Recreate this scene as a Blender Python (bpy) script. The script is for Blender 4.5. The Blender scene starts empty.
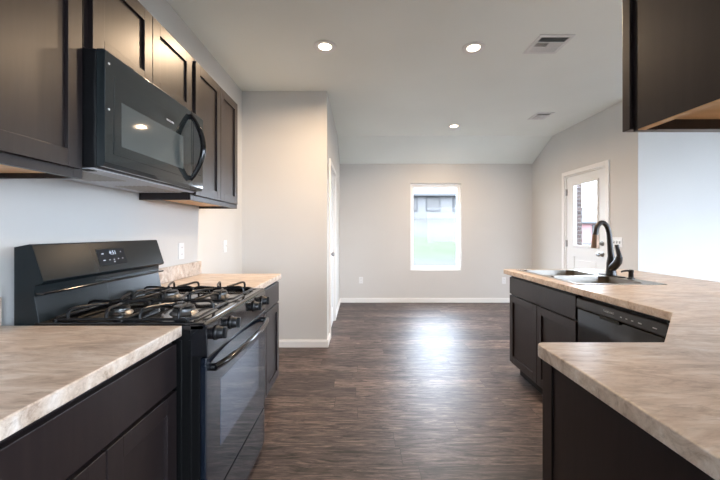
import bpy, bmesh, math, random
from mathutils import Vector, Matrix
random.seed(4)
PI = math.pi
scn = bpy.context.scene
COL = scn.collection

# ------------------------------------------------------------ camera, sky, sun, exposure
cam_d = bpy.data.cameras.new('camera'); cam = bpy.data.objects.new('camera', cam_d); COL.objects.link(cam)
cam.location = (0, 0, 1.24); cam.rotation_euler = (PI/2, 0, 0)
cam_d.sensor_width = 36; cam_d.lens = 342/720*36; cam_d.shift_y = -7.5/720; cam_d.clip_start = 0.02
scn.camera = cam
world = bpy.data.worlds.new('sky'); scn.world = world; world.use_nodes = True
wn = world.node_tree.nodes; wl = world.node_tree.links
bg = wn['Background']; bg.inputs['Color'].default_value = (0.75, 0.84, 1.0, 1); bg.inputs['Strength'].default_value = 16.0
sd = bpy.data.lights.new('sun', 'SUN'); sd.energy = 1.2; sd.angle = 0.01; sd.color = (1, .95, .88)
sun = bpy.data.objects.new('sun', sd); COL.objects.link(sun); sun.rotation_euler = (math.radians(28), math.radians(-10), 0)
scn.view_settings.view_transform = 'Standard'; scn.view_settings.look = 'None'
scn.view_settings.gamma = 1; scn.view_settings.use_curve_mapping = False
scn.view_settings.exposure = 0.72
scn.cycles.use_denoising = True
scn.cycles.max_bounces = 10; scn.cycles.diffuse_bounces = 6; scn.cycles.glossy_bounces = 4; scn.cycles.transparent_max_bounces = 12
scn.cycles.sample_clamp_indirect = 8
LAMP_W = 18.0
def portal(loc, rot, sx, sy):
    d = bpy.data.lights.new('window_portal', 'AREA'); d.shape = 'RECTANGLE'; d.size = sx; d.size_y = sy
    d.cycles.is_portal = True
    o = bpy.data.objects.new('window_portal', d); COL.objects.link(o); o.location = loc; o.rotation_euler = rot
portal((1.3425, 6.20, 1.3415), (-PI/2, 0, 0), .9, 1.54)          # dining window, shines towards -Y
portal((3.19, 4.65, 1.49), (0, PI/2, 0), .95, .62)               # glass of the side door, shines towards -X
portal((6.62, -.6, 1.3), (0, PI/2, 0), 2.2, 4.2)                # unseen living room windows, sized for the daylight they bring
portal((2.6, -3.12, 1.3), (PI/2, 0, 0), 4.0, 2.2)

# ------------------------------------------------------------ materials
def mat(name, color=(.8,.8,.8), rough=.5, metal=0, spec=.5, coat=0, coat_rough=.1, emit=None, estr=0):
    m = bpy.data.materials.new(name); m.use_nodes = True
    b = m.node_tree.nodes['Principled BSDF']
    b.inputs['Base Color'].default_value = (*color, 1); b.inputs['Roughness'].default_value = rough
    b.inputs['Metallic'].default_value = metal; b.inputs['Specular IOR Level'].default_value = spec
    b.inputs['Coat Weight'].default_value = coat; b.inputs['Coat Roughness'].default_value = coat_rough
    if emit: b.inputs['Emission Color'].default_value = (*emit, 1); b.inputs['Emission Strength'].default_value = estr
    return m
def N(m, t): return m.node_tree.nodes.new(t)
def L(m, a, b): m.node_tree.links.new(a, b)
def coords(m, scale):
    g = N(m, 'ShaderNodeNewGeometry'); mp = N(m, 'ShaderNodeMapping'); mp.inputs['Scale'].default_value = scale
    L(m, g.outputs['Position'], mp.inputs['Vector']); return mp.outputs['Vector']
def noise(m, scale=(1,1,1), s=1, detail=4, rough=.5, dist=0):
    n = N(m, 'ShaderNodeTexNoise'); n.inputs['Scale'].default_value = s; n.inputs['Detail'].default_value = detail
    n.inputs['Roughness'].default_value = rough; n.inputs['Distortion'].default_value = dist
    L(m, coords(m, scale), n.inputs['Vector']); return n.outputs['Fac']
def ramp(m, fac, stops):
    r = N(m, 'ShaderNodeValToRGB'); e = r.color_ramp.elements
    while len(e) < len(stops): e.new(.5)
    for i, (p, c) in enumerate(stops): e[i].position = p; e[i].color = (*c, 1)
    L(m, fac, r.inputs['Fac']); return r.outputs['Color']
def mixc(m, a, b, fac, mode='MIX'):
    x = N(m, 'ShaderNodeMix'); x.data_type = 'RGBA'; x.blend_type = mode
    if isinstance(fac, float): x.inputs[0].default_value = fac
    else: L(m, fac, x.inputs[0])
    for v, i in ((a, 6), (b, 7)):
        if isinstance(v, tuple): x.inputs[i].default_value = (*v, 1)
        else: L(m, v, x.inputs[i])
    return x.outputs[2]
def bsdf(m): return m.node_tree.nodes['Principled BSDF']
def bump(m, fac, strength=.1, dist=.002):
    b = N(m, 'ShaderNodeBump'); b.inputs['Strength'].default_value = strength; b.inputs['Distance'].default_value = dist
    L(m, fac, b.inputs['Height']); L(m, b.outputs['Normal'], bsdf(m).inputs['Normal'])
def painted(name, color, rough=.75, bs=.06):
    m = mat(name, color, rough, spec=.3)
    n = noise(m, s=90, detail=3); bump(m, n, bs, .002)
    v = noise(m, s=1.3, detail=2)
    L(m, ramp(m, v, [(.3, tuple(c*.98 for c in color)), (.7, tuple(min(1, c*1.02) for c in color))]), bsdf(m).inputs['Base Color'])
    return m
M_WALL = painted('wall_paint', (.625, .618, .60))
M_CEIL = painted('ceiling_paint', (.83, .86, .82), .85, .15)
M_TRIM = mat('white_trim', (.82, .82, .81), .4)
M_VINYL = mat('white_vinyl', (.85, .87, .88), .35)
M_DOOR = mat('door_paint', (.78, .80, .81), .4)
# plank floor, boards running across the view (along X)
M_FLOOR = mat('plank_floor', (.2,.15,.12), .3, spec=.45)
def math_(m, op, a, b=None, c=None):
    x = N(m, 'ShaderNodeMath'); x.operation = op
    for i, v in enumerate((a, b, c)):
        if v is None: continue
        if isinstance(v, (int, float)): x.inputs[i].default_value = v
        else: L(m, v, x.inputs[i])
    return x.outputs[0]
def build_floor(m):
    W, LEN = .152, 1.22
    g = N(m, 'ShaderNodeNewGeometry'); sp = N(m, 'ShaderNodeSeparateXYZ'); L(m, g.outputs['Position'], sp.inputs[0])
    v = math_(m, 'DIVIDE', sp.outputs[1], W); row = math_(m, 'FLOOR', v)
    w1 = N(m, 'ShaderNodeTexWhiteNoise'); w1.noise_dimensions = '1D'; L(m, row, w1.inputs['W'])
    u = math_(m, 'ADD', math_(m, 'DIVIDE', sp.outputs[0], LEN), math_(m, 'MULTIPLY', w1.outputs['Value'], 7.3)); col = math_(m, 'FLOOR', u)
    cb = N(m, 'ShaderNodeCombineXYZ'); L(m, col, cb.inputs[0]); L(m, row, cb.inputs[1])
    w2 = N(m, 'ShaderNodeTexWhiteNoise'); w2.noise_dimensions = '2D'; L(m, cb.outputs[0], w2.inputs['Vector'])
    tone = ramp(m, w2.outputs['Value'], [(0, (.040,.031,.031)), (.3, (.092,.069,.063)), (.6, (.075,.058,.054)), (.8, (.130,.099,.089)), (1, (.092,.071,.065))])
    fu = math_(m, 'FRACT', u); fv = math_(m, 'FRACT', v)
    eu = math_(m, 'MULTIPLY', math_(m, 'MINIMUM', fu, math_(m, 'SUBTRACT', 1, fu)), LEN); ev = math_(m, 'MULTIPLY', math_(m, 'MINIMUM', fv, math_(m, 'SUBTRACT', 1, fv)), W)
    seam = math_(m, 'LESS_THAN', math_(m, 'MINIMUM', eu, ev), .0013)
    off = N(m, 'ShaderNodeVectorMath'); off.operation = 'MULTIPLY_ADD'; L(m, w2.outputs['Color'], off.inputs[0]); off.inputs[1].default_value = (17, 9, 5); L(m, g.outputs['Position'], off.inputs[2])
    def gn(scale, s, d, r, dist):
        mp = N(m, 'ShaderNodeMapping'); mp.inputs['Scale'].default_value = scale; L(m, off.outputs[0], mp.inputs['Vector'])
        n = N(m, 'ShaderNodeTexNoise'); n.inputs['Scale'].default_value = s; n.inputs['Detail'].default_value = d
        n.inputs['Roughness'].default_value = r; n.inputs['Distortion'].default_value = dist
        L(m, mp.outputs['Vector'], n.inputs['Vector']); return n.outputs['Fac']
    gr = gn((1.5, 13, 1), 2.4, 9, .75, 1.6)
    fine = gn((4, 55, 1), 2.2, 6, .7, .6)
    knot = gn((2.6, 9, 1), 1.3, 6, .7, 2.2)
    c = mixc(m, tone, ramp(m, gr, [(.38, (.18,.17,.17)), (.46, (.62,.61,.61)), (.53, (1.15,1.13,1.1)), (.63, (2.2,2.1,2.0))]), 1.0, 'MULTIPLY')
    c = mixc(m, c, ramp(m, fine, [(.34, (.45,.45,.45)), (.5, (1,1,1)), (.64, (1.35,1.33,1.3))]), .8, 'MULTIPLY')
    c = mixc(m, c, ramp(m, knot, [(.32, (.22,.21,.21)), (.43, (.92,.92,.92)), (.7, (1.3,1.27,1.24))]), 1.0, 'MULTIPLY')
    c = mixc(m, c, (.012,.009,.008), seam)
    L(m, c, bsdf(m).inputs['Base Color'])
    L(m, ramp(m, gr, [(.3, (.52,)*3), (.7, (.38,)*3)]), bsdf(m).inputs['Roughness'])
    bump(m, math_(m, 'ADD', gr, math_(m, 'MULTIPLY', fine, .5)), .2, .002)
build_floor(M_FLOOR)
# espresso cabinets
M_CAB = mat('espresso_cabinet', (.022,.015,.013), .36, spec=.5, coat=.05, coat_rough=.25)
n_ = noise(M_CAB, (30, 30, 2.5), 1.5, 5, .6, .4)
L(M_CAB, ramp(M_CAB, n_, [(.3, (.012,.008,.0085)), (.7, (.021,.014,.0135))]), bsdf(M_CAB).inputs['Base Color'])
M_GAP = mat('cabinet_interior_dark', (.008,.006,.005), .7)
M_MAPLE = mat('raw_maple', (.62,.40,.21), .5)
n_ = noise(M_MAPLE, (3, 25, 3), 1.5, 5)
L(M_MAPLE, ramp(M_MAPLE, n_, [(.3, (.66,.38,.16)), (.7, (.80,.50,.25))]), bsdf(M_MAPLE).inputs['Base Color'])
# laminate worktop
M_LAM = mat('laminate_worktop', (.6,.5,.4), .32, spec=.5)
def build_lam(m):
    a = noise(m, (2.2, 7.5, 7.5), 1.9, 9, .68, 1.4)
    b = noise(m, (6, 22, 22), 2.2, 7, .7, .9)
    s = noise(m, (1, 1, 1), 1.7, 5, .6, .5)
    k = noise(m, (3, 9, 9), 2.3, 6, .7, 2.0)
    c = ramp(m, a, [(.32, (.33,.25,.19)), (.43, (.49,.405,.33)), (.53, (.58,.505,.43)), (.68, (.68,.64,.595))])
    c = mixc(m, c, ramp(m, b, [(.32, (.60,.55,.51)), (.48, (1,1,1)), (.68, (1.14,1.14,1.16))]), .65, 'MULTIPLY')
    c = mixc(m, c, ramp(m, k, [(.30, (.62,.55,.49)), (.40, (1,1,1))]), .8, 'MULTIPLY')
    c = mixc(m, c, ramp(m, s, [(.3, (1.0,.99,1.0)), (.7, (1.25,1.17,1.09))]), 1.0, 'MULTIPLY')
    L(m, c, bsdf(m).inputs['Base Color'])
build_lam(M_LAM)
M_BLACK = mat('gloss_black_enamel', (.005,.005,.006), .09, spec=.45, coat=.15, coat_rough=.05)
M_BLACKG = mat('backguard_enamel', (.008,.012,.014), .24, spec=.2)
M_BLACKSAT = mat('satin_black', (.01,.01,.011), .35)
M_DWP = mat('charcoal_plastic', (.035,.036,.038), .35)
M_SIDE = mat('range_side_black', (.004,.004,.004), .4, spec=.2)
M_GLASSBLK = mat('black_glass', (.005,.008,.014), .05, spec=.5, coat=.1, coat_rough=.03)  # slight blue of reflected window light is put into the base colour
M_OVWIN = mat('oven_window_glass', (.035,.055,.095), .06, spec=.6, coat=.4, coat_rough=.03)  # blue reflection of the daylight is painted into this base colour
M_MWWIN = mat('microwave_window_screen', (.085,.10,.10), .04, spec=.5, coat=.3, coat_rough=.02)
M_MWFACE = mat('microwave_smoked_face', (.018,.024,.026), .06, spec=.5, coat=.3, coat_rough=.03)
M_IRON = mat('cast_iron', (.006,.006,.007), .33, spec=.4)
M_BURN = mat('burner_aluminium', (.28,.28,.28), .4, 1)
M_STEEL = mat('brushed_steel', (.40,.37,.335), .3, 1)
n_ = noise(M_STEEL, (3, 120, 3), 1.5, 3)
L(M_STEEL, ramp(M_STEEL, n_, [(.3, (.30,)*3), (.7, (.42,)*3)]), bsdf(M_STEEL).inputs['Roughness'])
M_CHROME = mat('chrome', (.8,.8,.8), .08, 1)
M_NICKEL = mat('satin_nickel', (.35,.34,.33), .3, 1)
M_BRONZE = mat('oil_rubbed_bronze', (.018,.014,.013), .28, .3, spec=.6)
M_BRONZE2 = mat('bronze_spray_head', (.20,.125,.085), .33, .6)
M_PLATE = mat('white_plastic', (.78,.79,.80), .35)
M_SLOT = mat('socket_slot', (.05,.05,.05), .5)
M_GRAYLT = mat('white_enamel_underside', (.55,.56,.60), .4)
M_MARK = mat('printed_marks', (.62,.64,.66), .5)
M_DIGIT = mat('clock_digits', (.3,.35,.4), .5, emit=(.6,.75,.9), estr=.3)
M_LENS = mat('lamp_lens', (1,1,1), .5, emit=(1,.80,.58), estr=9)
M_DUCT = mat('vent_dark', (.03,.035,.035), .8)
M_VENT = mat('vent_white', (.72,.73,.72), .45)
M_BRICK = mat('brick', (.4,.3,.28), .9)
def build_brick(m, c1, c2, mort):
    br = N(m, 'ShaderNodeTexBrick'); br.inputs['Scale'].default_value = 1; br.inputs['Brick Width'].default_value = .21
    br.inputs['Row Height'].default_value = .075; br.inputs['Mortar Size'].default_value = .008
    br.inputs['Color1'].default_value = (*c1,1); br.inputs['Color2'].default_value = (*c2,1); br.inputs['Mortar'].default_value = (*mort,1)
    g = N(m, 'ShaderNodeNewGeometry'); s = N(m, 'ShaderNodeSeparateXYZ'); L(m, g.outputs['Position'], s.inputs[0])
    ad = N(m, 'ShaderNodeMath'); ad.operation = 'ADD'; L(m, s.outputs[0], ad.inputs[0]); L(m, s.outputs[1], ad.inputs[1])
    cb = N(m, 'ShaderNodeCombineXYZ'); L(m, ad.outputs[0], cb.inputs[0]); L(m, s.outputs[2], cb.inputs[1]); L(m, cb.outputs[0], br.inputs['Vector'])
    L(m, br.outputs['Color'], bsdf(m).inputs['Base Color'])
build_brick(M_BRICK, (.030,.022,.020), (.062,.046,.040), (.085,.08,.078))
M_BRICKRED = mat('red_brick', (.5,.2,.15), .9); build_brick(M_BRICKRED, (.17,.075,.075), (.19,.10,.095), (.16,.14,.14))
M_BRICKPALE = mat('pale_brick', (.5,.48,.46), .9); build_brick(M_BRICKPALE, (.085,.082,.082), (.096,.093,.092), (.105,.102,.10))
M_ROOF = mat('grey_shingles', (.05,.05,.05), .9)
M_EXTWIN = mat('dark_window_glass', (.07,.067,.065), .6)
M_CONC = mat('concrete', (.12,.12,.115), .9)
M_LAWN = mat('lawn_grass', (.15,.25,.08), .95)
def build_lawn(m):
    n = noise(m, (1, 1, 1), .9, 6, .7, .6)
    c1 = ramp(m, n, [(.35, (.028,.034,.019)), (.65, (.037,.040,.027))])
    c2 = ramp(m, n, [(.35, (.036,.035,.032)), (.65, (.044,.042,.039))])
    g = N(m, 'ShaderNodeNewGeometry'); s = N(m, 'ShaderNodeSeparateXYZ'); L(m, g.outputs['Position'], s.inputs[0])
    nn = noise(m, (.3, 1, 1), .8, 3); a = N(m, 'ShaderNodeMath'); a.operation = 'MULTIPLY_ADD'; L(m, nn, a.inputs[0]); a.inputs[1].default_value = 2.0; L(m, s.outputs[1], a.inputs[2])
    mr = N(m, 'ShaderNodeMapRange'); mr.inputs[1].default_value = 0; mr.inputs[2].default_value = 30; L(m, a.outputs[0], mr.inputs[0])
    k = ramp(m, mr.outputs[0], [(.36, (0,)*3), (.40, (1,)*3), (.55, (1,)*3), (.60, (0,)*3)])
    L(m, mixc(m, c2, c1, k), bsdf(m).inputs['Base Color'])
build_lawn(M_LAWN)
for _x in (M_LAWN, M_BRICK, M_BRICKRED, M_BRICKPALE, M_ROOF, M_CONC, M_EXTWIN): bsdf(_x).inputs['Specular IOR Level'].default_value = .05
# clear pane: mostly transparent with a weak mirror reflection
M_PANE = bpy.data.materials.new('window_glass'); M_PANE.use_nodes = True
_n = M_PANE.node_tree.nodes; _n.remove(_n['Principled BSDF']); _o = _n['Material Output']
_t = _n.new('ShaderNodeBsdfTransparent'); _t.inputs[0].default_value = (.95,.97,.97,1)
_g = _n.new('ShaderNodeBsdfGlossy'); _g.inputs['Roughness'].default_value = .02
_m = _n.new('ShaderNodeMixShader'); _m.inputs[0].default_value = .004
M_PANE.node_tree.links.new(_t.outputs[0], _m.inputs[1]); M_PANE.node_tree.links.new(_g.outputs[0], _m.inputs[2]); M_PANE.node_tree.links.new(_m.outputs[0], _o.inputs[0])

# ------------------------------------------------------------ mesh helpers
WORLD = {}
def wloc(p): return WORLD.get(p.name, Vector((0,0,0))) if p else Vector((0,0,0))
class MB:
    def __init__(self): self.bm = bmesh.new()
    def box(self, x0, x1, y0, y1, z0, z1):
        x0,x1 = sorted((x0,x1)); y0,y1 = sorted((y0,y1)); z0,z1 = sorted((z0,z1))
        r = bmesh.ops.create_cube(self.bm, size=1)
        for v in r['verts']:
            v.co = Vector((x0+(v.co.x+.5)*(x1-x0), y0+(v.co.y+.5)*(y1-y0), z0+(v.co.z+.5)*(z1-z0)))
        return self
    def prism(self, pts, axis, a0, a1):
        """closed polygon pts (2-D) extruded along axis from a0 to a1. axis 'z': pts=(x,y); 'y': pts=(x,z); 'x': pts=(y,z)"""
        def P(p, a):
            return Vector((p[0],p[1],a)) if axis=='z' else Vector((p[0],a,p[1])) if axis=='y' else Vector((a,p[0],p[1]))
        A = [self.bm.verts.new(P(p,a0)) for p in pts]; B = [self.bm.verts.new(P(p,a1)) for p in pts]
        n = len(pts)
        f = [self.bm.faces.new(A[::-1]), self.bm.faces.new(B)]
        for i in range(n): f.append(self.bm.faces.new((A[i],A[(i+1)%n],B[(i+1)%n],B[i])))
        bmesh.ops.recalc_face_normals(self.bm, faces=f)
        return self
    def cyl(self, p, q, r, r2=None, seg=24):
        p, q = Vector(p), Vector(q); d = q-p
        m = Matrix.Translation((p+q)/2) @ d.to_track_quat('Z','Y').to_matrix().to_4x4()
        bmesh.ops.create_cone(self.bm, cap_ends=True, segments=seg, radius1=r, radius2=r if r2 is None else r2, depth=d.length, matrix=m)
        return self
    def lathe(self, prof, center, axis='z', seg=32, sgn=1):
        """prof: list of (radius, height) spun about the axis through center"""
        c = Vector(center); rings = []
        for r, h in prof:
            ring = []
            for i in range(seg):
                a = 2*PI*i/seg; u, v = r*math.cos(a), r*math.sin(a); h2 = h*sgn
                o = Vector((u,v,h2)) if axis=='z' else Vector((h2,u,v)) if axis=='x' else Vector((u,h2,v))
                ring.append(self.bm.verts.new(c+o))
            rings.append(ring)
        f = []
        for a, b in zip(rings, rings[1:]):
            for i in range(seg): f.append(self.bm.faces.new((a[i],a[(i+1)%seg],b[(i+1)%seg],b[i])))
        f.append(self.bm.faces.new(rings[0][::-1])); f.append(self.bm.faces.new(rings[-1]))
        bmesh.ops.recalc_face_normals(self.bm, faces=f)
        return self
    def tube(self, pts, r, seg=10, closed=False, smooth=True, n=6):
        P = [Vector(p) for p in pts]; R = list(r) if hasattr(r,'__len__') else [r]*len(P)
        if smooth and len(P) > 2:
            Q, S = [], []; m = len(P); rng = range(m if closed else m-1)
            for i in rng:
                g = lambda k: P[k % m] if closed else P[max(0,min(m-1,k))]
                h = lambda k: R[k % m] if closed else R[max(0,min(m-1,k))]
                p0,p1,p2,p3 = g(i-1),g(i),g(i+1),g(i+2)
                for k in range(n):
                    t = k/n
                    Q.append(.5*((2*p1)+(p2-p0)*t+(2*p0-5*p1+4*p2-p3)*t*t+(3*p1-p0-3*p2+p3)*t**3)); S.append(h(i)*(1-t)+h(i+1)*t)
            if not closed: Q.append(P[-1]); S.append(R[-1])
            P, R = Q, S
        m = len(P); rings = []; prev = None
        for i in range(m):
            a = P[i-1] if (closed or i>0) else P[i]; b = P[(i+1)%m] if (closed or i<m-1) else P[i]
            d = (b-a).normalized()
            if prev is None: up = Vector((0,0,1)) if abs(d.z)<.9 else Vector((1,0,0)); s = d.cross(up).normalized()
            else: s = (prev - d*prev.dot(d)).normalized()
            prev = s; t = d.cross(s)
            rings.append([self.bm.verts.new(P[i]+R[i]*(math.cos(2*PI*k/seg)*s+math.sin(2*PI*k/seg)*t)) for k in range(seg)])
        f = []
        for i in range(m if closed else m-1):
            A, B = rings[i], rings[(i+1)%m]
            for k in range(seg): f.append(self.bm.faces.new((A[k],A[(k+1)%seg],B[(k+1)%seg],B[k])))
        if not closed: f.append(self.bm.faces.new(rings[0][::-1])); f.append(self.bm.faces.new(rings[-1]))
        bmesh.ops.recalc_face_normals(self.bm, faces=f)
        return self
    def build(self, name, material, parent=None, bevel=0, smooth=False, seg=2):
        bm = self.bm
        lo = Vector([min(v.co[i] for v in bm.verts) for i in range(3)]); hi = Vector([max(v.co[i] for v in bm.verts) for i in range(3)])
        c = Vector(((lo.x+hi.x)/2, (lo.y+hi.y)/2, lo.z))
        for v in bm.verts: v.co -= c
        if smooth:
            for f in bm.faces: f.smooth = True
            for e in bm.edges:
                if len(e.link_faces) == 2 and e.calc_face_angle(0) > .7: e.smooth = False
        me = bpy.data.meshes.new(name); bm.to_mesh(me); bm.free(); me.materials.append(material)
        o = bpy.data.objects.new(name, me); COL.objects.link(o); o.location = c - wloc(parent); o.parent = parent
        WORLD[o.name] = c
        if bevel:
            b = o.modifiers.new('bevel', 'BEVEL'); b.width = bevel; b.segments = seg; b.limit_method = 'ANGLE'; b.harden_normals = False
        return o
def tag(o, label=None, cat=None, group=None, kind=None):
    for k, v in (('label',label),('category',cat),('group',group),('kind',kind)):
        if v: o[k] = v
    return o
def thing(name, loc, label, cat, group=None):
    o = bpy.data.objects.new(name, None); o.empty_display_size = .05; COL.objects.link(o); o.location = loc
    WORLD[o.name] = Vector(loc); return tag(o, label, cat, group)
def struct(name, mb, m, parent=None, bevel=0):
    o = mb.build(name, m, parent, bevel)
    if parent is None: o['kind'] = 'structure'
    return o
def text(name, s, size, loc, rot, m, parent, extrude=.0004):
    c = bpy.data.curves.new(name, 'FONT'); c.body = s; c.size = size; c.extrude = extrude; c.align_x = 'CENTER'; c.align_y = 'CENTER'
    c.materials.append(m); o = bpy.data.objects.new(name, c); COL.objects.link(o)
    dg = bpy.context.evaluated_depsgraph_get(); me = bpy.data.meshes.new_from_object(o.evaluated_get(dg))
    bpy.data.objects.remove(o); o = bpy.data.objects.new(name, me); COL.objects.link(o)
    o.location = Vector(loc)-wloc(parent); o.parent = parent; o.rotation_euler = rot; return o
def copy_tree(o, parent=None):
    c = o.copy(); COL.objects.link(c); c.parent = parent
    for ch in o.children: copy_tree(ch, c)
    return c

# ------------------------------------------------------------ the room
H = 2.77; XL = -1.275; XR = 3.05; YF = 6.06; YB = 5.42; HF = 2.455; YE = 3.75; XE = 6.5; YN = -3.0; T = .12
YP = 3.70; XP = -.357
struct('floor', MB().box(XL-T, XE+T, YN-T, YF+T, -.08, 0), M_FLOOR)
ce = MB(); ce.box(XL-T, XE+T, YN-T, YE+T, H, H+.08); ce.box(XL-T, XR+T, YE+T, YB, H, H+.08)
ce.prism([(YB,H),(YF+T,HF-(H-HF)*T/(YF-YB)),(YF+T,H+.08),(YB,H+.08)], 'x', XL-T, XR+T)
struct('ceiling', ce, M_CEIL)
struct('wall_left', MB().box(XL-T, XL, YN, YF, 0, H), M_WALL)
# closet block: wall across the hall and its side wall with a door opening
struct('wall_closet_front', MB().box(XL, XP, YP, YP+T, 0, H), M_WALL)
DY0, DY1, DH = 4.02, 4.80, 2.04
ws = MB(); ws.box(XP-T, XP, YP+T, DY0, 0, H); ws.box(XP-T, XP, DY1, YB, 0, H); ws.box(XP-T, XP, DY0, DY1, DH, H)
ws.prism([(YB,0),(YF,0),(YF,HF),(YB,H)], 'x', XP-T, XP)
struct('wall_closet_side', ws, M_WALL)
# far wall with window opening
WX0, WX1, WZ0, WZ1 = .893, 1.792, .572, 2.11
wf = MB(); wf.box(XL, WX0, YF, YF+T, 0, HF); wf.box(WX1, XR, YF, YF+T, 0, HF); wf.box(WX0, WX1, YF, YF+T, 0, WZ0); wf.box(WX0, WX1, YF, YF+T, WZ1, HF)
struct('wall_far', wf, M_WALL)
# right dining wall with exterior door opening
GY0, GY1, GH = 4.235, 5.085, 2.07
wr = MB(); wr.box(XR, XR+T, YE, GY0, 0, H); wr.box(XR, XR+T, GY1, YB, 0, H); wr.box(XR, XR+T, GY0, GY1, GH, H)
wr.prism([(YB,0),(YF+T,0),(YF+T,HF-.05),(YF,HF),(YB,H)], 'x', XR, XR+T)
struct('wall_right', wr, M_WALL)
struct('wall_living_far', MB().box(XR+T, XE, YE, YE+T, 0, H), M_WALL)
wl_ = MB(); wl_.box(XE, XE+T, YN, -2.7, 0, H); wl_.box(XE, XE+T, 1.5, YE+T, 0, H); wl_.box(XE, XE+T, -2.7, 1.5, 0, .2); wl_.box(XE, XE+T, -2.7, 1.5, 2.4, H)
struct('wall_living_right', wl_, M_WALL)
wb = MB(); wb.box(XL, .6, YN-T, YN, 0, H); wb.box(4.6, XE, YN-T, YN, 0, H); wb.box(.6, 4.6, YN-T, YN, 0, .2); wb.box(.6, 4.6, YN-T, YN, 2.4, H)
struct('wall_back', wb, M_WALL)
struct('wall_kitchen', MB().box(.54, 2.36, .22, .325, 0, H), M_WALL)
# baseboards
def baseboard(name, pts):
    mb = MB()
    for (x0,x1,y0,y1) in pts: mb.box(x0,x1,y0,y1,0,.068); 
    for (x0,x1,y0,y1) in pts: mb.box(x0 if abs(x1-x0)>.1 else x0+(.004 if x0 > 1 else 0), x1 if abs(x1-x0)>.1 else x1-(.004 if x0 < 1 else 0), y0 if abs(y1-y0)>.1 else y0+.004, y1, .066, .08)
    return struct(name, mb, M_TRIM, bevel=.002)
baseboard('baseboard_far', [(XP, XR, YF-.014, YF)])
baseboard('baseboard_closet', [(XL, XP+.014, YP-.014, YP)])
baseboard('baseboard_closet_side', [(XP, XP+.014, YP, DY0-.06), (XP, XP+.014, DY1+.06, YF-.014)])
baseboard('baseboard_right', [(XR-.014, XR, YE, GY0-.06), (XR-.014, XR, GY1+.06, YF-.014)])
baseboard('baseboard_left', [(XL, XL+.014, 2.73, YP-.014)])
baseboard('baseboard_living', [(XR, XE, YE-.014, YE)])

# dining window
w = struct('window_1', MB().box(WX0, WX0+.035, YF+.035, YF+T, WZ0, WZ1).box(WX1-.035, WX1, YF+.035, YF+T, WZ0, WZ1).box(WX0+.035, WX1-.035, YF+.035, YF+T, WZ0, WZ0+.035).box(WX0+.035, WX1-.035, YF+.035, YF+T, WZ1-.035, WZ1), M_VINYL, bevel=.002)
MB().box(WX0+.035, WX0+.062, YF+.05, YF+.09, WZ0+.035, WZ1-.035).box(WX1-.062, WX1-.035, YF+.05, YF+.09, WZ0+.035, WZ1-.035).box(WX0+.062, WX1-.062, YF+.05, YF+.09, WZ0+.035, WZ0+.062).box(WX0+.062, WX1-.062, YF+.05, YF+.09, WZ1-.062, WZ1-.035).build('sash', M_VINYL, w, bevel=.002)
MB().box(WX0+.06, WX1-.06, YF+.068, YF+.072, WZ0+.06, WZ1-.06).build('pane', M_PANE, w)
def big_window(name, along_x, a0, a1, n):
    m = MB(); z0, z1 = .2, 2.4
    def b(p, q, za, zb):
        if along_x: m.box(p, q, n, n+.05, za, zb)
        else: m.box(n, n+.05, p, q, za, zb)
    for k in range(4):
        a = a0+(a1-a0-.05)*k/3; b(a, a+.05, z0, z1)
    b(a0, a1, z0, z0+.05); b(a0, a1, z1-.05, z1)
    w = struct(name, m, M_VINYL)
    p = MB()
    if along_x: p.box(a0, a1, n+.02, n+.026, z0, z1)
    else: p.box(n+.02, n+.026, a0, a1, z0, z1)
    p.build('pane', M_PANE, w)
big_window('window_2', False, -2.7, 1.5, XE+.04)  # unseen window, enlarged and positioned for the daylight it lets in
big_window('window_3', True, .6, 4.6, YN-.09)  # unseen window behind the camera, added and widened for more daylight
# exterior door, half glass (in the right wall)
struct('trim_1', MB().box(XR-.018, XR, GY0-.06, GY0, 0, GH+.06).box(XR-.018, XR, GY1, GY1+.06, 0, GH+.06).box(XR-.018, XR, GY0, GY1, GH, GH+.06), M_TRIM, bevel=.004)
struct('trim_2', MB().box(XR, XR+.1, GY0, GY0+.018, 0, GH).box(XR, XR+.1, GY1-.018, GY1, 0, GH).box(XR, XR+.1, GY0+.018, GY1-.018, GH-.018, GH), M_TRIM)
ya, yb = GY0+.021, GY1-.021; gy0, gy1, gz0, gz1 = 4.40, 4.90, 1.05, 1.92
dx0, dx1 = XR+.012, XR+.056
d = MB()
d.box(dx0, dx1, ya, gy0, .01, GH-.02).box(dx0, dx1, gy1, yb, .01, GH-.02).box(dx0, dx1, gy0, gy1, gz1, GH-.02)
d.box(dx0, dx1, gy0, gy1, .90, gz0).box(dx0, dx1, gy0, gy1, .01, .22).box(dx0+.01, dx1, gy0, gy1, .22, .90)
d.box(dx0+.004, dx0+.012, gy0+.05, gy1-.05, .27, .85)
dr = struct('door_1', d, M_DOOR)
MB().box(dx0-.012, dx0, gy0-.02, gy0+.014, gz0-.02, gz1+.02).box(dx0-.012, dx0, gy1-.014, gy1+.02, gz0-.02, gz1+.02).box(dx0-.012, dx0, gy0+.014, gy1-.014, gz0-.02, gz0+.014).box(dx0-.012, dx0, gy0+.014, gy1-.014, gz1-.014, gz1+.02).build('glass_frame', M_DOOR, dr, bevel=.004)
MB().box(dx0+.018, dx0+.024, gy0, gy1, gz0, gz1).build('pane', M_PANE, dr)
for z, big in ((1.10, 0), (.965, 1)):
    k = MB().lathe([(.032,0),(.032,.006),(.014,.012),(.011,.035)] + ([(.024,.042),(.029,.055),(.024,.068),(.008,.072)] if big else [(.02,.024),(.016,.03)]), (dx0, 4.32, z), 'x', 24, -1)
    k.build('door_knob' if big else 'deadbolt', M_NICKEL, dr, smooth=True)
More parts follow.
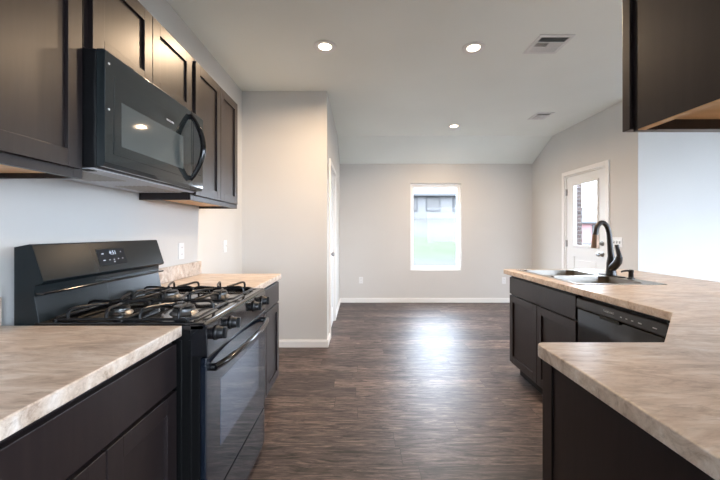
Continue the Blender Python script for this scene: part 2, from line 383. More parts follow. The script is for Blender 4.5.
for z in (.25, 1.08, 1.83):
    MB().box(dx0-.008, dx0, yb-.02, yb+.016, z-.045, z+.045).cyl((dx0-.010, yb+.002, z-.05), (dx0-.010, yb+.002, z+.05), .006, seg=12).build('hinge', M_NICKEL, dr)
# closet door
struct('trim_3', MB().box(XP, XP+.018, DY0-.06, DY0, 0, DH+.06).box(XP, XP+.018, DY1, DY1+.06, 0, DH+.06).box(XP, XP+.018, DY0, DY1, DH, DH+.06).box(XP-.1, XP, DY0, DY0+.015, 0, DH).box(XP-.1, XP, DY1-.015, DY1, 0, DH).box(XP-.1, XP, DY0+.015, DY1-.015, DH-.015, DH), M_TRIM, bevel=.003)
d = MB(); cx0, cx1 = XP-.05, XP-.015; y0, y1 = DY0+.018, DY1-.018
d.box(cx0, cx1, y0, y0+.11, .01, DH-.018).box(cx0, cx1, y1-.11, y1, .01, DH-.018)
for z0, z1 in ((.01,.22), (.88,1.02), (DH-.13, DH-.018)): d.box(cx0, cx1, y0+.11, y1-.11, z0, z1)
d.box(cx0, cx1-.012, y0+.11, y1-.11, .22, DH-.13)
dr = struct('door_2', d, M_DOOR)
MB().lathe([(.03,0),(.03,.005),(.012,.01),(.010,.03),(.022,.04),(.027,.052),(.02,.064),(.006,.068)], (cx1, DY0+.085, .98), 'x', 24, 1).build('door_knob', M_NICKEL, dr, smooth=True)

# ------------------------------------------------------------ recessed lamps and vents
def lamp(x, y, label):
    t = thing('recessed_light', (x, y, H), label, 'ceiling light', 'recessed ceiling lights')
    MB().lathe([(.045,-.002),(.093,-.001),(.095,-.006),(.080,-.012),(.050,-.003)], (x, y, H), 'z', 40).build('trim_ring', M_TRIM, t, smooth=True)
    MB().lathe([(.052,-.0025),(.050,-.006),(.03,-.008)], (x, y, H), 'z', 40).build('lens', M_LENS, t, smooth=True)
    d = bpy.data.lights.new('downlight', 'AREA'); d.shape = 'DISK'; d.size = .09; d.energy = LAMP_W; d.color = (1, .72, .47); d.spread = math.radians(165)
    o = bpy.data.objects.new('downlight', d); COL.objects.link(o); o.location = Vector((x,y,H-.013))-wloc(t); o.parent = t
lamp(-.288, 2.81, 'lit recessed ceiling light nearest the left cabinets')
lamp(.939, 2.83, 'lit recessed ceiling light beside the larger air vent')
lamp(1.35, 4.91, 'lit recessed ceiling light farthest away, over the dining area by the sloped ceiling')
def vent(x0, x1, y0, y1, label):
    t = thing('ceiling_vent', ((x0+x1)/2, (y0+y1)/2, H), label, 'vent', 'ceiling air vents')
    b = .03; z0, z1 = H-.008, H
    MB().box(x0,x1,y0,y0+b,z0,z1).box(x0,x1,y1-b,y1,z0,z1).box(x0,x0+b,y0+b,y1-b,z0,z1).box(x1-b,x1,y0+b,y1-b,z0,z1).build('frame', M_VENT, t, bevel=.002)
    MB().box(x0+b,x1-b,y0+b,y1-b,H-.002,H).build('duct_opening', M_DUCT, t)
    s = MB(); ix0, ix1, iy0, iy1 = x0+b, x1-b, y0+b, y1-b; xm = (ix0+ix1)/2; third = (iy1-iy0)/3
    def slat(xa, xb, yc, tilt):
        w = .008; s.prism([(yc-w*.5, H-.002-(.006 if tilt<0 else 0)), (yc+w*.5, H-.002-(.006 if tilt>0 else 0)), (yc+w*.5, H-.001-(.006 if tilt>0 else 0)), (yc-w*.5, H-.001-(.006 if tilt<0 else 0))], 'x', xa, xb)
    for k in range(5): slat(ix0, ix1, iy0+third*(k+.5)/5, -1)
    for k in range(5): slat(ix0, ix1, iy1-third*(k+.5)/5, 1)
    for k in range(7):
        xc = ix0+(xm-ix0)*(k+.5)/7; s.box(xc-.0015, xc+.0015, iy0+third+.006, iy1-third-.006, H-.008, H-.001)
    for k in range(5): slat(xm, ix1, iy0+third+third*(k+.5)/5, 1)
    s.box(ix0, ix1, iy0+third-.003, iy0+third+.003, H-.008, H-.001).box(ix0, ix1, iy1-third-.003, iy1-third+.003, H-.008, H-.001).box(xm-.003, xm+.003, iy0+third, iy1-third, H-.008, H-.001)
    s.build('louvers', M_VENT, t)
vent(1.39, 1.665, 2.64, 2.915, 'white square louvered ceiling vent, larger and nearer of the two')
vent(2.26, 2.48, 4.35, 4.62, 'white ceiling vent near the right wall, smaller and farther of the two')

# ------------------------------------------------------------ cabinets
class Face:
    """cabinet-front coordinates: a along the front, n outward, z up"""
    def __init__(s, kind, n0): s.kind, s.n0 = kind, n0
    def box(s, mb, a0, a1, n0, n1, z0, z1):
        if s.kind == '+x': mb.box(s.n0+n0, s.n0+n1, a0, a1, z0, z1)
        elif s.kind == '-x': mb.box(s.n0-n0, s.n0-n1, a0, a1, z0, z1)
        elif s.kind == '+y': mb.box(a0, a1, s.n0+n0, s.n0+n1, z0, z1)
        return mb
def shaker(F, a0, a1, z0, z1, parent, name='door', st=.057, th=.019):
    mb = MB()
    F.box(mb, a0, a0+st, 0, th, z0, z1); F.box(mb, a1-st, a1, 0, th, z0, z1)
    F.box(mb, a0+st, a1-st, 0, th, z0, z0+st); F.box(mb, a0+st, a1-st, 0, th, z1-st, z1)
    o = mb.build(name, M_CAB, parent, bevel=.0012)
    p = F.box(MB(), a0+st-.004, a1-st+.004, .001, th-.011, z0+st-.004, z1-st+.004).build('panel', M_CAB, o)
    return o
def slab(F, a0, a1, z0, z1, parent, name='drawer_front', th=.019):
    return F.box(MB(), a0, a1, 0, th, z0, z1).build(name, M_CAB, parent, bevel=.002)
def base_cabinet(F, a0, a1, depth, label, doors, drawer=None, hollow=False, group=None):
    loc = (F.n0, (a0+a1)/2, 0)
    t = thing('base_cabinet', loc, label, 'cabinet', group)
    if hollow:
        b = MB(); F.box(b, a0, a0+.016, -depth, 0, .105, .872); F.box(b, a1-.016, a1, -depth, 0, .105, .872); F.box(b, a0+.016, a1-.016, -depth, 0, .105, .125)
        F.box(b, a0+.016, a1-.016, -depth, -depth+.01, .125, .872); F.box(b, a0+.016, a1-.016, -.018, 0, .125, .872); b.build('body', M_CAB, t, bevel=.001)
    else: F.box(MB(), a0, a1, -depth, 0, .105, .872).build('body', M_CAB, t, bevel=.001)
    F.box(MB(), a0+.002, a1-.002, -depth, -.075, 0, .105).build('toe_kick', M_GAP, t)
    if drawer: slab(F, *drawer, t)
    for dd in doors: shaker(F, *dd, t)
    return t
def upper_cabinet(F, a0, a1, depth, z0, z1, label, doors, group=None, name='wall_cabinet'):
    loc = (F.n0, (a0+a1)/2, z0) if F.kind != '+y' else ((a0+a1)/2, F.n0, z0)
    t = thing(name, loc, label, 'cabinet', group)
    b = MB(); F.box(b, a0, a0+.014, -depth, -.018, z0, z1); F.box(b, a1-.014, a1, -depth, -.018, z0, z1)
    F.box(b, a0, a1, -depth, -.018, z1-.014, z1); F.box(b, a0, a1, -depth, -depth+.012, z0+.018, z1)
    b.build('carcass', M_CAB, t)
    F.box(MB(), a0+.014, a1-.014, -depth+.012, -.018, z0+.018, z0+.032).build('bottom_panel', M_MAPLE, t)
    f = MB(); F.box(f, a0+(.006 if F.kind == '+y' else 0), a0+.038, -.016, 0, z0, z1); F.box(f, a1-.038, a1, -.018, 0, z0, z1)
    F.box(f, a0+.038, a1-.038, -.018, 0, z0, z0+.038); F.box(f, a0+.038, a1-.038, -.018, 0, z1-.038, z1); 
    am = (a0+a1)/2; F.box(f, am-.02, am+.02, -.018, 0, z0+.038, z1-.038)
    F.box(f, a0+.038, a1-.038, -.018, -.014, z0+.038, z1-.038)
    f.build('face_frame', M_CAB, t, bevel=.001)
    for dd in doors: shaker(F, *dd, t)
    return t
UZ0, UZ1 = 1.428, 2.258
FL = Face('+x', -.655); FU = Face('+x', -.974)
base_cabinet(FL, .50, 1.192, .608, 'dark espresso base cabinet under the near left worktop, beside the range', [(.862, 1.186, .125, .692), (.51, .856, .125, .692)], (.51, 1.186, .705, .855), group='left base cabinets')
base_cabinet(FL, -.12, .496, .608, 'dark espresso base cabinet left of the range, nearest the viewer', [(-.11, .486, .125, .692)], (-.11, .486, .705, .855), group='left base cabinets')
base_cabinet(FL, 1.968, 2.69, .608, 'dark espresso base cabinet beyond the range, under the far left worktop', [(1.976, 2.326, .125, .692), (2.332, 2.682, .125, .692)], (1.976, 2.682, .705, .855), group='left base cabinets')
dep = .295
upper_cabinet(FU, .42, 1.2, dep, UZ0, UZ1, 'dark shaker wall cabinet nearest the viewer, left of the microwave', [(.43, .786, UZ0+.03, UZ1-.02), (.79, 1.176, UZ0+.03, UZ1-.02)], 'left wall cabinets')
upper_cabinet(FU, 1.202, 1.958, dep, 1.893, UZ1, 'short dark wall cabinet directly above the microwave', [(1.222, 1.574, 1.899, UZ1-.02), (1.578, 1.943, 1.899, UZ1-.02)], 'left wall cabinets')
upper_cabinet(FU, 1.965, 2.71, dep, UZ0, UZ1, 'dark shaker wall cabinet beyond the microwave, over the far left worktop', [(1.990, 2.345, UZ0+.03, UZ1-.02), (2.349, 2.668, UZ0+.03, UZ1-.02)], 'left wall cabinets')
# peninsula wall cabinet, doors face +Y
t = upper_cabinet(Face('+y', .64), .505, 1.42, .312, UZ0, UZ1, 'dark wall cabinet hanging over the near peninsula, upper right', [(.505, .962, UZ0+.005, UZ1-.01), (.966, 1.41, UZ0+.005, UZ1-.01)], None)
MB().box(.5055, .519, .34, .622, UZ0-.0015, UZ0).build('raw_edge', M_MAPLE, t)

# left worktops
def worktop_left(y0, y1, label):
    o = MB().box(XL, -.624, y0, y1, .876, .914).build('countertop', M_LAM, None, bevel=.004, seg=3)
    tag(o, label, 'countertop', 'laminate countertops')
    MB().box(XL, XL+.019, y0, y1, .914, 1.014).build('backsplash', M_LAM, o, bevel=.003)
    return o
worktop_left(-.12, 1.2, 'beige marbled laminate countertop in the near left corner, left of the range')
worktop_left(1.96, 2.712, 'small beige laminate countertop beyond the range')

# ------------------------------------------------------------ gas range
RY0, RY1 = 1.207, 1.953
def gas_range():
    t = thing('gas_range', (-.88, 1.58, 0), 'black gas range between the two left worktops', 'stove')
    b = MB(); b.box(-1.215, -.566, RY0+.002, RY1-.002, .03, .895)
    for z0 in (.10,): 
        for x in (-.60, -.635, -.67): b.box(x-.006, x+.006, RY0-.001, RY0+.004, .10, .86)
    b.build('body', M_SIDE, t, bevel=.002)
    # cooktop tray
    c = MB(); c.box(-1.15, -.552, RY0-.001, RY1+.001, .895, .912)
    c.box(-1.15, -.552, RY0-.001, RY0+.018, .912, .922).box(-1.15, -.552, RY1-.018, RY1+.001, .912, .922).box(-.585, -.552, RY0+.018, RY1-.018, .912, .922).box(-1.15, -1.125, RY0+.018, RY1-.018, .912, .922)
    c.build('cooktop', M_BLACK, t, bevel=.003)
    # control panel
    MB().prism([(-.60,.919),(-.556,.921),(-.541,.912),(-.536,.80),(-.60,.80)], 'y', RY0-.001, RY1+.001).build('control_panel', M_BLACK, t, bevel=.003)
    for y in (1.28, 1.425, 1.735, 1.88):
        k = MB().lathe([(.027,0),(.027,.004),(.0225,.008),(.021,.026),(.0195,.028)], (-.5375, y, .866), 'x', 28).build('knob', M_BLACKSAT, t, smooth=True)
        MB().box(-.512, -.498, y-.0065, y+.0065, .845, .887).build('grip', M_BLACKSAT, k, bevel=.002)
    # oven door
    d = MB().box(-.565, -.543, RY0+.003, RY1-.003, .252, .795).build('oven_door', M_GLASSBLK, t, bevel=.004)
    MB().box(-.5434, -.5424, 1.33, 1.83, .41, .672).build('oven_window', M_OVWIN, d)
    h = MB(); ya, yb = 1.235, 1.925; pts = []
    for k in range(13):
        u = k/12; pts.append((-.525+.034*math.sin(PI*u)**.7, ya+(yb-ya)*u, .752+.004*math.sin(PI*u)))
    h.tube(pts, .0125, 12, n=3); h.cyl((-.545, ya+.008, .752), (-.52, ya+.008, .752), .014); h.cyl((-.545, yb-.008, .752), (-.52, yb-.008, .752), .014)
    h.build('oven_handle', M_BLACK, d, smooth=True)
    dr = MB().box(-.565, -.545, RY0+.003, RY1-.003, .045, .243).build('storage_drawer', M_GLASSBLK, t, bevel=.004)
    f = MB()
    for x in (-.60, -1.16):
        for y in (RY0+.05, RY1-.05): MB().cyl((x,y,0),(x,y,.04), .018, seg=16).build('leveling_foot', M_SIDE, t)
    # backguard
    MB().prism([(-1.222,.895),(-1.222,1.188),(-1.165,1.199),(-1.159,1.196),(-1.118,1.068),(-1.122,1.060),(-1.148,1.052),(-1.150,1.012),(-1.132,.915),(-1.132,.895)], 'y', RY0, RY1).build('backguard', M_BLACKG, t, bevel=.002)
    MB().box(-1.155, -1.118, RY0+.004, RY1-.004, 1.018, 1.026).build('vent_lip', M_BLACK, t, bevel=.002)
    # display on the sloping face
    sl = Vector((-1.118+1.159, 0, 1.068-1.196)); sl.normalize(); nrm = Vector((-sl.z, 0, sl.x)); org = Vector((-1.159, 0, 1.196))
    ang = math.atan2(.128, .041)   # slope of the face from horizontal
    def onface(y, s, off=.0006): return org + sl*s + nrm*off + Vector((0,y,0))
    dm = MB(); q = []
    for off in (.0002, .0016):
        for y, s in ((1.485,.032),(1.655,.032),(1.655,.108),(1.485,.108)): q.append(dm.bm.verts.new(onface(y, s, off)))
    for f_ in ((0,3,2,1),(4,5,6,7),(0,1,5,4),(1,2,6,5),(2,3,7,6),(3,0,4,7)): dm.bm.faces.new([q[i] for i in f_])
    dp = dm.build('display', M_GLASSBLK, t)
    rot = Matrix((Vector((0,1,0)), -sl, nrm)).transposed().to_euler()
    text('clock_digits', '4:51', .026, onface(1.578, .052, .002), rot, M_DIGIT, dp)
    for y, s, w in ((1.515,.054,.013),(1.63,.050,.005),(1.515,.084,.013),(1.548,.084,.006),(1.575,.084,.007),(1.575,.094,.007),(1.603,.082,.006),(1.632,.082,.006)):
        mk = MB(); c = onface(y, s, .002)
        e1, e2 = Vector((0,w/2,0)), sl*.0018
        mk.bm.faces.new([mk.bm.verts.new(c+a) for a in (-e1-e2, e1-e2, e1+e2, -e1+e2)][::-1]); mk.build('key_mark', M_MARK, dp)
    # burners
    for bx, by, r in ((-.72, 1.40, .042), (-.98, 1.40, .034), (-.72, 1.76, .036), (-.98, 1.76, .042)):
        o = MB().lathe([(r+.012,0),(r+.008,.006),(r,.010),(r,.020),(r-.006,.022)], (bx,by,.912), 'z', 32).build('burner', M_BURN, t, smooth=True)
        MB().lathe([(r-.004,0),(r-.002,.003),(r-.005,.008),(.01,.009)], (bx,by,.934), 'z', 32).build('burner_cap', M_IRON, o, smooth=True)
    return t
gas_range()
def grate(y0, y1, label):
    t = thing('burner_grate', (-.85, (y0+y1)/2, .912), label, 'stove grate', 'cast iron grates on the range')
    x0, x1 = -1.112, -.598; zb = .928; r = .0055
    f = MB()
    rr = .03
    f.tube([(x0+rr,y0,zb),(x1-rr,y0,zb),(x1,y0+rr,zb),(x1,y1-rr,zb),(x1-rr,y1,zb),(x0+rr,y1,zb),(x0,y1-rr,zb),(x0,y0+rr,zb)], r, 10, closed=True, smooth=False)
    f.tube([((x0+x1)/2,y0,zb),((x0+x1)/2,y1,zb)], r, 10)
    for x in (x0+.02, x1-.02, (x0+x1)/2):
        for y in (y0, y1): f.cyl((x,y,.912), (x,y,zb), .006, seg=10)
    f.build('frame', M_IRON, t, smooth=True)
    yc = (y0+y1)/2
    for bx in (-.98, -.72):
        for s in (-1, 1):
            # arched fingers from the long sides
            for dx in (-.055, .055):
                pts = [(bx+dx*1.25, yc+s*(y1-y0)/2, zb), (bx+dx*1.25, yc+s*(y1-y0)/2*.98, .953), (bx+dx*1.15, yc+s*(y1-y0)/2*.86, .963), (bx+dx*.85, yc+s*.085, .960), (bx+dx*.45, yc+s*.035, .956)]
                MB().tube(pts, .0056, 8, n=5).build('finger', M_IRON, t, smooth=True)
            # single finger towards the burner from the short side and the cross bar
            e = x1 if (s > 0 and bx > -.8) else x0 if (s < 0 and bx < -.8) else (x0+x1)/2
            pts = [(e, yc, zb), (e+(bx-e)*.04, yc, .951), (e+(bx-e)*.18, yc, .960), (e+(bx-e)*.5, yc, .959), (e+(bx-e)*.78, yc, .956)]
            MB().tube(pts, .0056, 8, n=5).build('finger', M_IRON, t, smooth=True)
grate(1.228, 1.572, 'black cast iron burner grate on the near half of the range')
grate(1.588, 1.932, 'black cast iron burner grate on the far half of the range')

# ------------------------------------------------------------ microwave
def microwave():
    y0, y1, z0, z1 = 1.2035, 1.956, 1.470, 1.889
    t = thing('microwave', (-1.08, 1.58, z0), 'black over-the-range microwave under the short wall cabinet', 'microwave')
    MB().box(-1.272, -.930, y0, y1, z0, z1).build('body', M_BLACKSAT, t, bevel=.003)
    u = MB().box(-1.262, -.945, y0+.01, y1-.01, z0-.004, z0+.002).build('underside', M_GRAYLT, t)
    for ya, yb in ((1.27, 1.50), (1.66, 1.89)):
        v = MB()
        for k in range(8): v.box(-1.19+k*.022, -1.178+k*.022, ya, yb, z0-.006, z0-.003)
        v.build('grease_filter', M_STEEL, t)
    for y in (1.235, 1.925): MB().box(-1.0, -.965, y-.02, y+.02, z0-.006, z0-.003).build('cooktop_lamp_cover', M_DUCT, t)
    ys = 1.822
    d = MB().prism([(-.928,z0+.004),(-.906,z0+.004),(-.899,z0+.02),(-.897,z1-.006),(-.902,z1),(-.928,z1)], 'y', y0, ys-.0015).build('microwave_door', M_MWFACE, t, bevel=.0015)
    MB().box(-.8985, -.8968, 1.248, ys-.03, 1.525, 1.812).build('door_panel', M_MWFACE, d, bevel=.0006)
    MB().box(-.8972, -.8960, 1.285, 1.735, 1.562, 1.727).build('door_window', M_MWWIN, d)
    MB().prism([(-.928,z0+.004),(-.906,z0+.004),(-.899,z0+.02),(-.897,z1-.006),(-.902,z1),(-.928,z1)], 'y', ys+.0015, y1).build('control_panel', M_MWFACE, t, bevel=.0015)
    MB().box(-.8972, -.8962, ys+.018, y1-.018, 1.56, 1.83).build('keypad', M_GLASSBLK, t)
    text('logo', 'FRIGIDAIRE', .0125, (-.8957, 1.615, 1.765), (PI/2, 0, PI/2), M_MARK, d)
    for y, z in ((1.222, 1.843), (1.222, 1.68)): MB().cyl((-.899, y, z), (-.8955, y, z), .004, seg=12).build('screw_cover', M_MARK, d)
    h = MB(); hz0, hz1 = 1.518, 1.858; yh = ys-.022; pts, rr = [], []
    for k in range(17):
        u_ = k/16; pts.append((-.892+.068*math.sin(PI*u_)**.85, yh, hz0+(hz1-hz0)*u_)); rr.append(.0115+.003*math.sin(PI*u_))
    h.tube(pts, rr, 14, n=3); h.cyl((-.899, yh, hz0+.01), (-.880, yh, hz0+.01), .013); h.cyl((-.899, yh, hz1-.01), (-.880, yh, hz1-.01), .013)
    h.build('handle', M_BLACK, d, smooth=True)
microwave()

# ------------------------------------------------------------ right side: peninsula and sink run
def rounded(pts, radii, n=6):
    out = []; m = len(pts)
    for i, p in enumerate(pts):
        r = radii[i]
        if r <= 0: out.append(p); continue
        P = Vector(p); a = (Vector(pts[i-1])-P).normalized(); b = (Vector(pts[(i+1)%m])-P).normalized()
        ang = a.angle(b); dd = r/math.tan(ang/2); A = P+a*dd; B = P+b*dd
        C = P+(a+b).normalized()*(r/math.sin(ang/2)); va, vb = A-C, B-C
        for k in range(n+1):
            u = k/n; v = (va*(1-u)+vb*u).normalized()*r; out.append(tuple(C+v))
    return out
SX0, SX1, SY0, SY1 = 1.355, 1.915, 2.135, 2.965       # sink rim
poly = [(.52,.328),(2.38,.328),(2.38,3.05),(1.273,3.05),(1.273,1.394),(.905,1.018),(.52,1.018)]
poly = rounded(poly, [0,0,.03,.02,.012,.012,.025])
top = MB().prism(poly, 'z', .876, .914).build('countertop', M_LAM)
tag(top, 'large beige marbled laminate peninsula countertop on the right, holding the sink', 'countertop', 'laminate countertops')
cut = MB().box(SX0+.02, SX1-.02, SY0+.02, SY1-.02, .80, 1.0).build('cutter', M_LAM)
bo = top.modifiers.new('cut', 'BOOLEAN'); bo.object = cut; bo.operation = 'DIFFERENCE'; bo.solver = 'EXACT'
dg = bpy.context.evaluated_depsgraph_get(); me = bpy.data.meshes.new_from_object(top.evaluated_get(dg)); top.modifiers.clear(); top.data = me
bpy.data.objects.remove(cut)
bv = top.modifiers.new('bevel', 'BEVEL'); bv.width = .004; bv.segments = 3; bv.limit_method = 'ANGLE'
# cabinets below (front faces -X at 1.303)
FR = Face('-x', 1.322)
t = base_cabinet(FR, 2.062, 2.985, .58, 'dark espresso sink base cabinet with false drawer front, on the right', [(2.068, 2.520, .125, .700), (2.526, 2.979, .125, .700)], (2.068, 2.979, .712, .855), hollow=True)
t = thing('corner_cabinet', (1.4, 1.0, 0), 'dark espresso corner and end cabinet under the near peninsula countertop', 'cabinet')
MB().prism([(.540,.34),(1.90,.34),(1.90,1.435),(1.322,1.435),(1.322,1.41),(.925,.985),(.540,.985)], 'z', .105, .872).build('body', M_CAB, t, bevel=.001)
MB().prism([(.545,.34),(1.90,.34),(1.90,1.43),(1.39,1.43),(1.39,1.38),(.95,.91),(.545,.91)], 'z', 0, .105).build('toe_kick', M_GAP, t)
MB().box(.5335, .540, .34, .945, 0, .872).build('end_panel', M_CAB, t, bevel=.001)
MB().box(.529, .540, .945, .992, 0, .872).build('corner_stile', M_CAB, t, bevel=.001)
tag(MB().box(1.915, 2.03, .34, 3.0, 0, .872).build('knee_wall', M_WALL), 'painted half wall behind the sink cabinets, under the countertop', 'half wall')
# dishwasher
t = thing('dishwasher', (1.6, 1.75, 0), 'black dishwasher under the right countertop beside the sink cabinet', 'dishwasher')
y0, y1 = 1.446, 2.050
MB().box(1.33, 1.90, y0, y1, .10, .868).build('body', M_BLACKSAT, t)
MB().box(1.40, 1.90, y0, y1, 0.0, .10).build('toe_kick', M_GAP, t)
MB().box(1.303, 1.329, y0, y1, .11, .786).build('dishwasher_door', M_BLACK, t, bevel=.004)
cp = MB(); cp.prism([(1.329,.792),(1.301,.792),(1.296,.798),(1.299,.844),(1.306,.852),(1.329,.852)], 'y', y0, y1)
cpo = cp.build('control_panel', M_DWP, t, bevel=.002)
MB().box(1.294, 1.300, 1.71, 1.85, .776, .795).build('handle_pocket', M_DUCT, cpo, bevel=.001)
text('logo', 'FRIGIDAIRE', .015, (1.2965, 1.785, .824), (PI/2, 0, -PI/2), M_MARK, cpo)
for yy, ww in ((1.70,.010),(1.665,.010),(1.63,.012),(1.585,.020),(1.505,.022)):
    MB().box(1.2965, 1.299, yy-ww/2, yy+ww/2, .816, .821).build('button_mark', M_MARK, cpo)
# sink
def sink():
    t = thing('kitchen_sink', (1.63, 2.55, .914), 'stainless steel double bowl sink set in the right countertop', 'sink')
    zt = .918; bz = .74
    bowls = [(SX0+.03, SX1-.105, SY0+.03, 2.53), (SX0+.03, SX1-.105, 2.57, SY1-.03)]
    r = MB(); xa, xb = bowls[0][0], bowls[0][1]
    r.box(SX0, xa, SY0, SY1, .9142, zt).box(xb, SX1, SY0, SY1, .9142, zt)
    for a, b in ((SY0, bowls[0][2]), (bowls[0][3], bowls[1][2]), (bowls[1][3], SY1)): r.box(xa, xb, a, b, .9142, zt)
    r.build('rim', M_STEEL, t)
    rl = MB().tube([(SX0,SY0,.916),(SX1,SY0,.916),(SX1,SY1,.916),(SX0,SY1,.916)], .0028, 8, closed=True, smooth=False).build('rim_edge', M_CHROME, t, smooth=True)
    for (a0,a1,b0,b1) in bowls:
        m = MB(); top_ = rounded([(a0,b0),(a1,b0),(a1,b1),(a0,b1)], [.05]*4); i_ = .012
        mid = rounded([(a0+i_,b0+i_),(a1-i_,b0+i_),(a1-i_,b1-i_),(a0+i_,b1-i_)], [.05]*4); j = .04
        bot = rounded([(a0+j,b0+j),(a1-j,b0+j),(a1-j,b1-j),(a0+j,b1-j)], [.03]*4)
        rings = [[m.bm.verts.new((*p, z)) for p in pp] for pp, z in ((top_, zt), (mid, bz+.02), (bot, bz))]
        n = len(top_)
        for A, B in zip(rings, rings[1:]):
            for k in range(n): m.bm.faces.new((A[k], A[(k+1)%n], B[(k+1)%n], B[k]))
        m.bm.faces.new(rings[-1])
        # square corners of the opening outside the rounded top edge
        sq = [(a0,b0),(a1,b0),(a1,b1),(a0,b1)]; per = n//4
        for c in range(4):
            cv = m.bm.verts.new((*sq[c], zt)); seg = rings[0][c*per:(c+1)*per]
            for u, v in zip(seg, seg[1:]): m.bm.faces.new((cv, u, v))
        o = m.build('bowl', M_STEEL, t, smooth=True)
        MB().lathe([(.045,0),(.043,.003),(.02,.004)], ((a0+a1)/2, (b0+b1)/2, bz), 'z', 28).build('drain', M_CHROME, o, smooth=True)
sink()
# faucet
def faucet():
    x, y, z = 1.872, 2.55, .918
    t = thing('kitchen_faucet', (x, y, z), 'dark bronze gooseneck faucet standing behind the sink', 'faucet')
    pl = []
    for k in range(32):
        a = 2*PI*k/32; pl.append((x+.028*math.cos(a), y+(.095 if math.sin(a)>0 else -.095)+.028*math.sin(a)))
    MB().prism(pl, 'z', z, z+.006).build('deck_plate', M_BRONZE, t, bevel=.002)
    MB().lathe([(.036,0),(.034,.012),(.031,.04),(.029,.09),(.023,.13),(.019,.16)], (x,y,z+.005), 'z', 28).build('faucet_body', M_BRONZE, t, smooth=True)
    g = MB(); pts = [(x,y,z+.13),(x-.008,y,z+.23),(x-.016,y,z+.32),(x-.036,y,z+.375),(x-.070,y,z+.396),(x-.102,y,z+.368),(x-.114,y,z+.320),(x-.116,y,z+.295)]
    g.tube(pts, [.021,.0185,.017,.017,.017,.017,.018,.019], 16); g.build('spout', M_BRONZE, t, smooth=True)
    MB().cyl((x-.116,y,z+.305), (x-.121,y,z+.205), .021, .0265, 24).build('spray_head', M_BRONZE2, t, smooth=True, bevel=.002)
    h = MB(); h.tube([(x,y,z+.052),(x,y-.035,z+.078),(x,y-.068,z+.112),(x,y-.082,z+.150)], [.030,.029,.027,.019], 16)
    h.tube([(x,y-.080,z+.130),(x-.001,y-.078,z+.165),(x-.003,y-.067,z+.205),(x-.004,y-.062,z+.232)], [.021,.015,.013,.014], 14)
    h.build('lever_handle', M_BRONZE, t, smooth=True)
faucet()
def soap():
    x, y, z = 1.872, 2.362, .918
    t = thing('soap_dispenser', (x, y, z), 'small dark soap dispenser pump on the sink deck beside the faucet', 'soap dispenser')
    MB().lathe([(.022,0),(.021,.008),(.0155,.012),(.0145,.045),(.016,.048),(.016,.062),(.010,.066)], (x,y,z), 'z', 24).build('pump', M_BRONZE, t, smooth=True)
    MB().tube([(x,y,z+.057),(x-.03,y,z+.058),(x-.062,y,z+.053),(x-.066,y,z+.046)], [.008,.007,.0055,.005], 10).build('nozzle', M_BRONZE, t, smooth=True)
soap()

# ------------------------------------------------------------ outlets and switches
def plate(F, a, z, label, cat, kind, gangs=1, group=None):
    w = .070+.046*(gangs-1); h = .115
    loc = (F.n0, a, z) if F.kind != '-y' else (a, F.n0, z)
    t = thing('wall_outlet' if kind == 'outlet' else 'light_switch', loc, label, cat, group)
    def bx(mb, a0, a1, n0, n1, z0, z1):
        if F.kind == '-y': mb.box(a0, a1, F.n0-n0, F.n0-n1, z0, z1)
        else: F.box(mb, a0, a1, n0, n1, z0, z1)
        return mb
    bx(MB(), a-w/2, a+w/2, 0, .006, z-h/2, z+h/2).build('plate', M_PLATE, t, bevel=.002)
    for g in range(gangs):
        c = a-(gangs-1)*.023+g*.046
        if kind == 'outlet':
            for s in (-1, 1):
                o = bx(MB(), c-.016, c+.016, .006, .008, z+s*.024-.015, z+s*.024+.015).build('receptacle', M_PLATE, t, bevel=.002)
                bx(bx(MB(), c-.008, c-.006, .008, .0085, z+s*.024-.004, z+s*.024+.006), c+.006, c+.008, .008, .0085, z+s*.024-.004, z+s*.024+.006).build('slots', M_SLOT, o)
        else:
            o = bx(MB(), c-.008, c+.008, .006, .0085, z-.014, z+.014).build('toggle_frame', M_SLOT if gangs > 1 else M_PLATE, t)
            bx(MB(), c-.0045, c+.0045, .008, .018, z-.002, z+.010).build('toggle', M_PLATE, o)
WL = Face('+x', XL); WR = Face('-x', XR); WF = Face('-y', YF)
plate(WL, 2.436, 1.108, 'white wall outlet above the far left worktop backsplash', 'outlet', 'outlet', group='wall outlets')
plate(WL, 3.23, 1.11, 'white single switch on the left wall past the cabinets', 'light switch', 'switch')
plate(WF, .018, .395, 'white wall outlet low on the far wall, left of the window', 'outlet', 'outlet', group='wall outlets')
plate(WF, 2.55, .39, 'white wall outlet low on the far wall, right of the window', 'outlet', 'outlet', group='wall outlets')
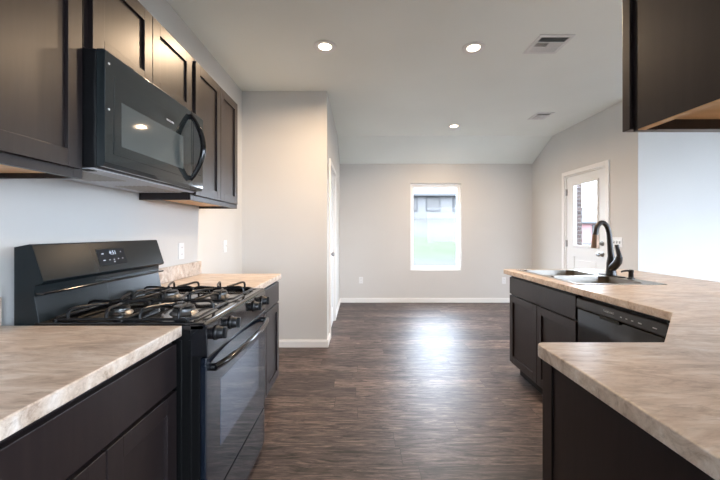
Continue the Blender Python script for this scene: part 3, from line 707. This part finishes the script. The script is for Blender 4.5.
plate(WR, 4.055, 1.125, 'white triple switch plate on the right wall beside the glazed door', 'light switch', 'switch', 3)

# ------------------------------------------------------------ outside
prof = [(-40,-.18),(6.4,-.18),(7.2,-.05),(9,.30),(12,.63),(16,1.02),(24,2.2),(30,2.5),(70,2.6)]
g = MB(); rows = []
for y, z in prof:
    yy = max(y, 6.4); lo = -.18+(z+.18)*.12
    cols = [(-60,z),(-20,z),(-5,z),(0,z),(.2*yy+.5,z),(.36*yy+1,z),(.5*yy+1.6,lo),(.9*yy+6,lo),(yy+60,lo)]
    rows.append([g.bm.verts.new((x, y, zz)) for x, zz in cols])
for A, B in zip(rows, rows[1:]):
    for i in range(len(A)-1): g.bm.faces.new((A[i],A[i+1],B[i+1],B[i]))
o = struct('terrain', g, M_LAWN)
def house(name, x0, x1, y0, y1, z0, zw, zr, wallm, label, wins):
    t = thing(name, ((x0+x1)/2, (y0+y1)/2, z0), label, 'house')
    MB().box(x0,x1,y0,y1,z0,zw).build('walls', wallm, t)
    m = MB(); ym = (y0+y1)/2; m.prism([(y0-.4,zw),(ym,zr),(y1+.4,zw),(y1+.4,zw-.12),(y0-.4,zw-.12)], 'x', x0-.4, x1+.4).build('roof', M_ROOF, t)
    for (a, b, c, d) in wins:
        f = MB().box(a-.08, b+.08, y0-.05, y0, c-.08, d+.08).build('house_window', M_ROOF, t); MB().box(a, b, y0-.07, y0-.05, c, d).build('pane', M_EXTWIN, f)
house('neighbor_house', 2.6, 9.5, 25.5, 34, 2.0, 4.05, 5.2, M_BRICKPALE, 'pale neighbouring house seen through the dining window', [(3.6,4.2,2.9,3.8),(5.0,5.9,2.9,3.8),(7.0,7.9,2.9,3.8)])
house('brick_house', 22.5, 34, 36, 44, 0, 2.3, 4.2, M_BRICKRED, 'distant red brick house seen through the door glass', [(24.5,25.6,.9,2.0)])
tag(MB().box(3.92, 4.22, 6.5, 6.8, -.2, 2.75).build('porch_column', M_BRICK), 'brick porch column outside the glazed door', 'column')
struct('patio', MB().box(XR+T, 6.4, 3.9, 6.4, -.17, -.02), M_CONC)
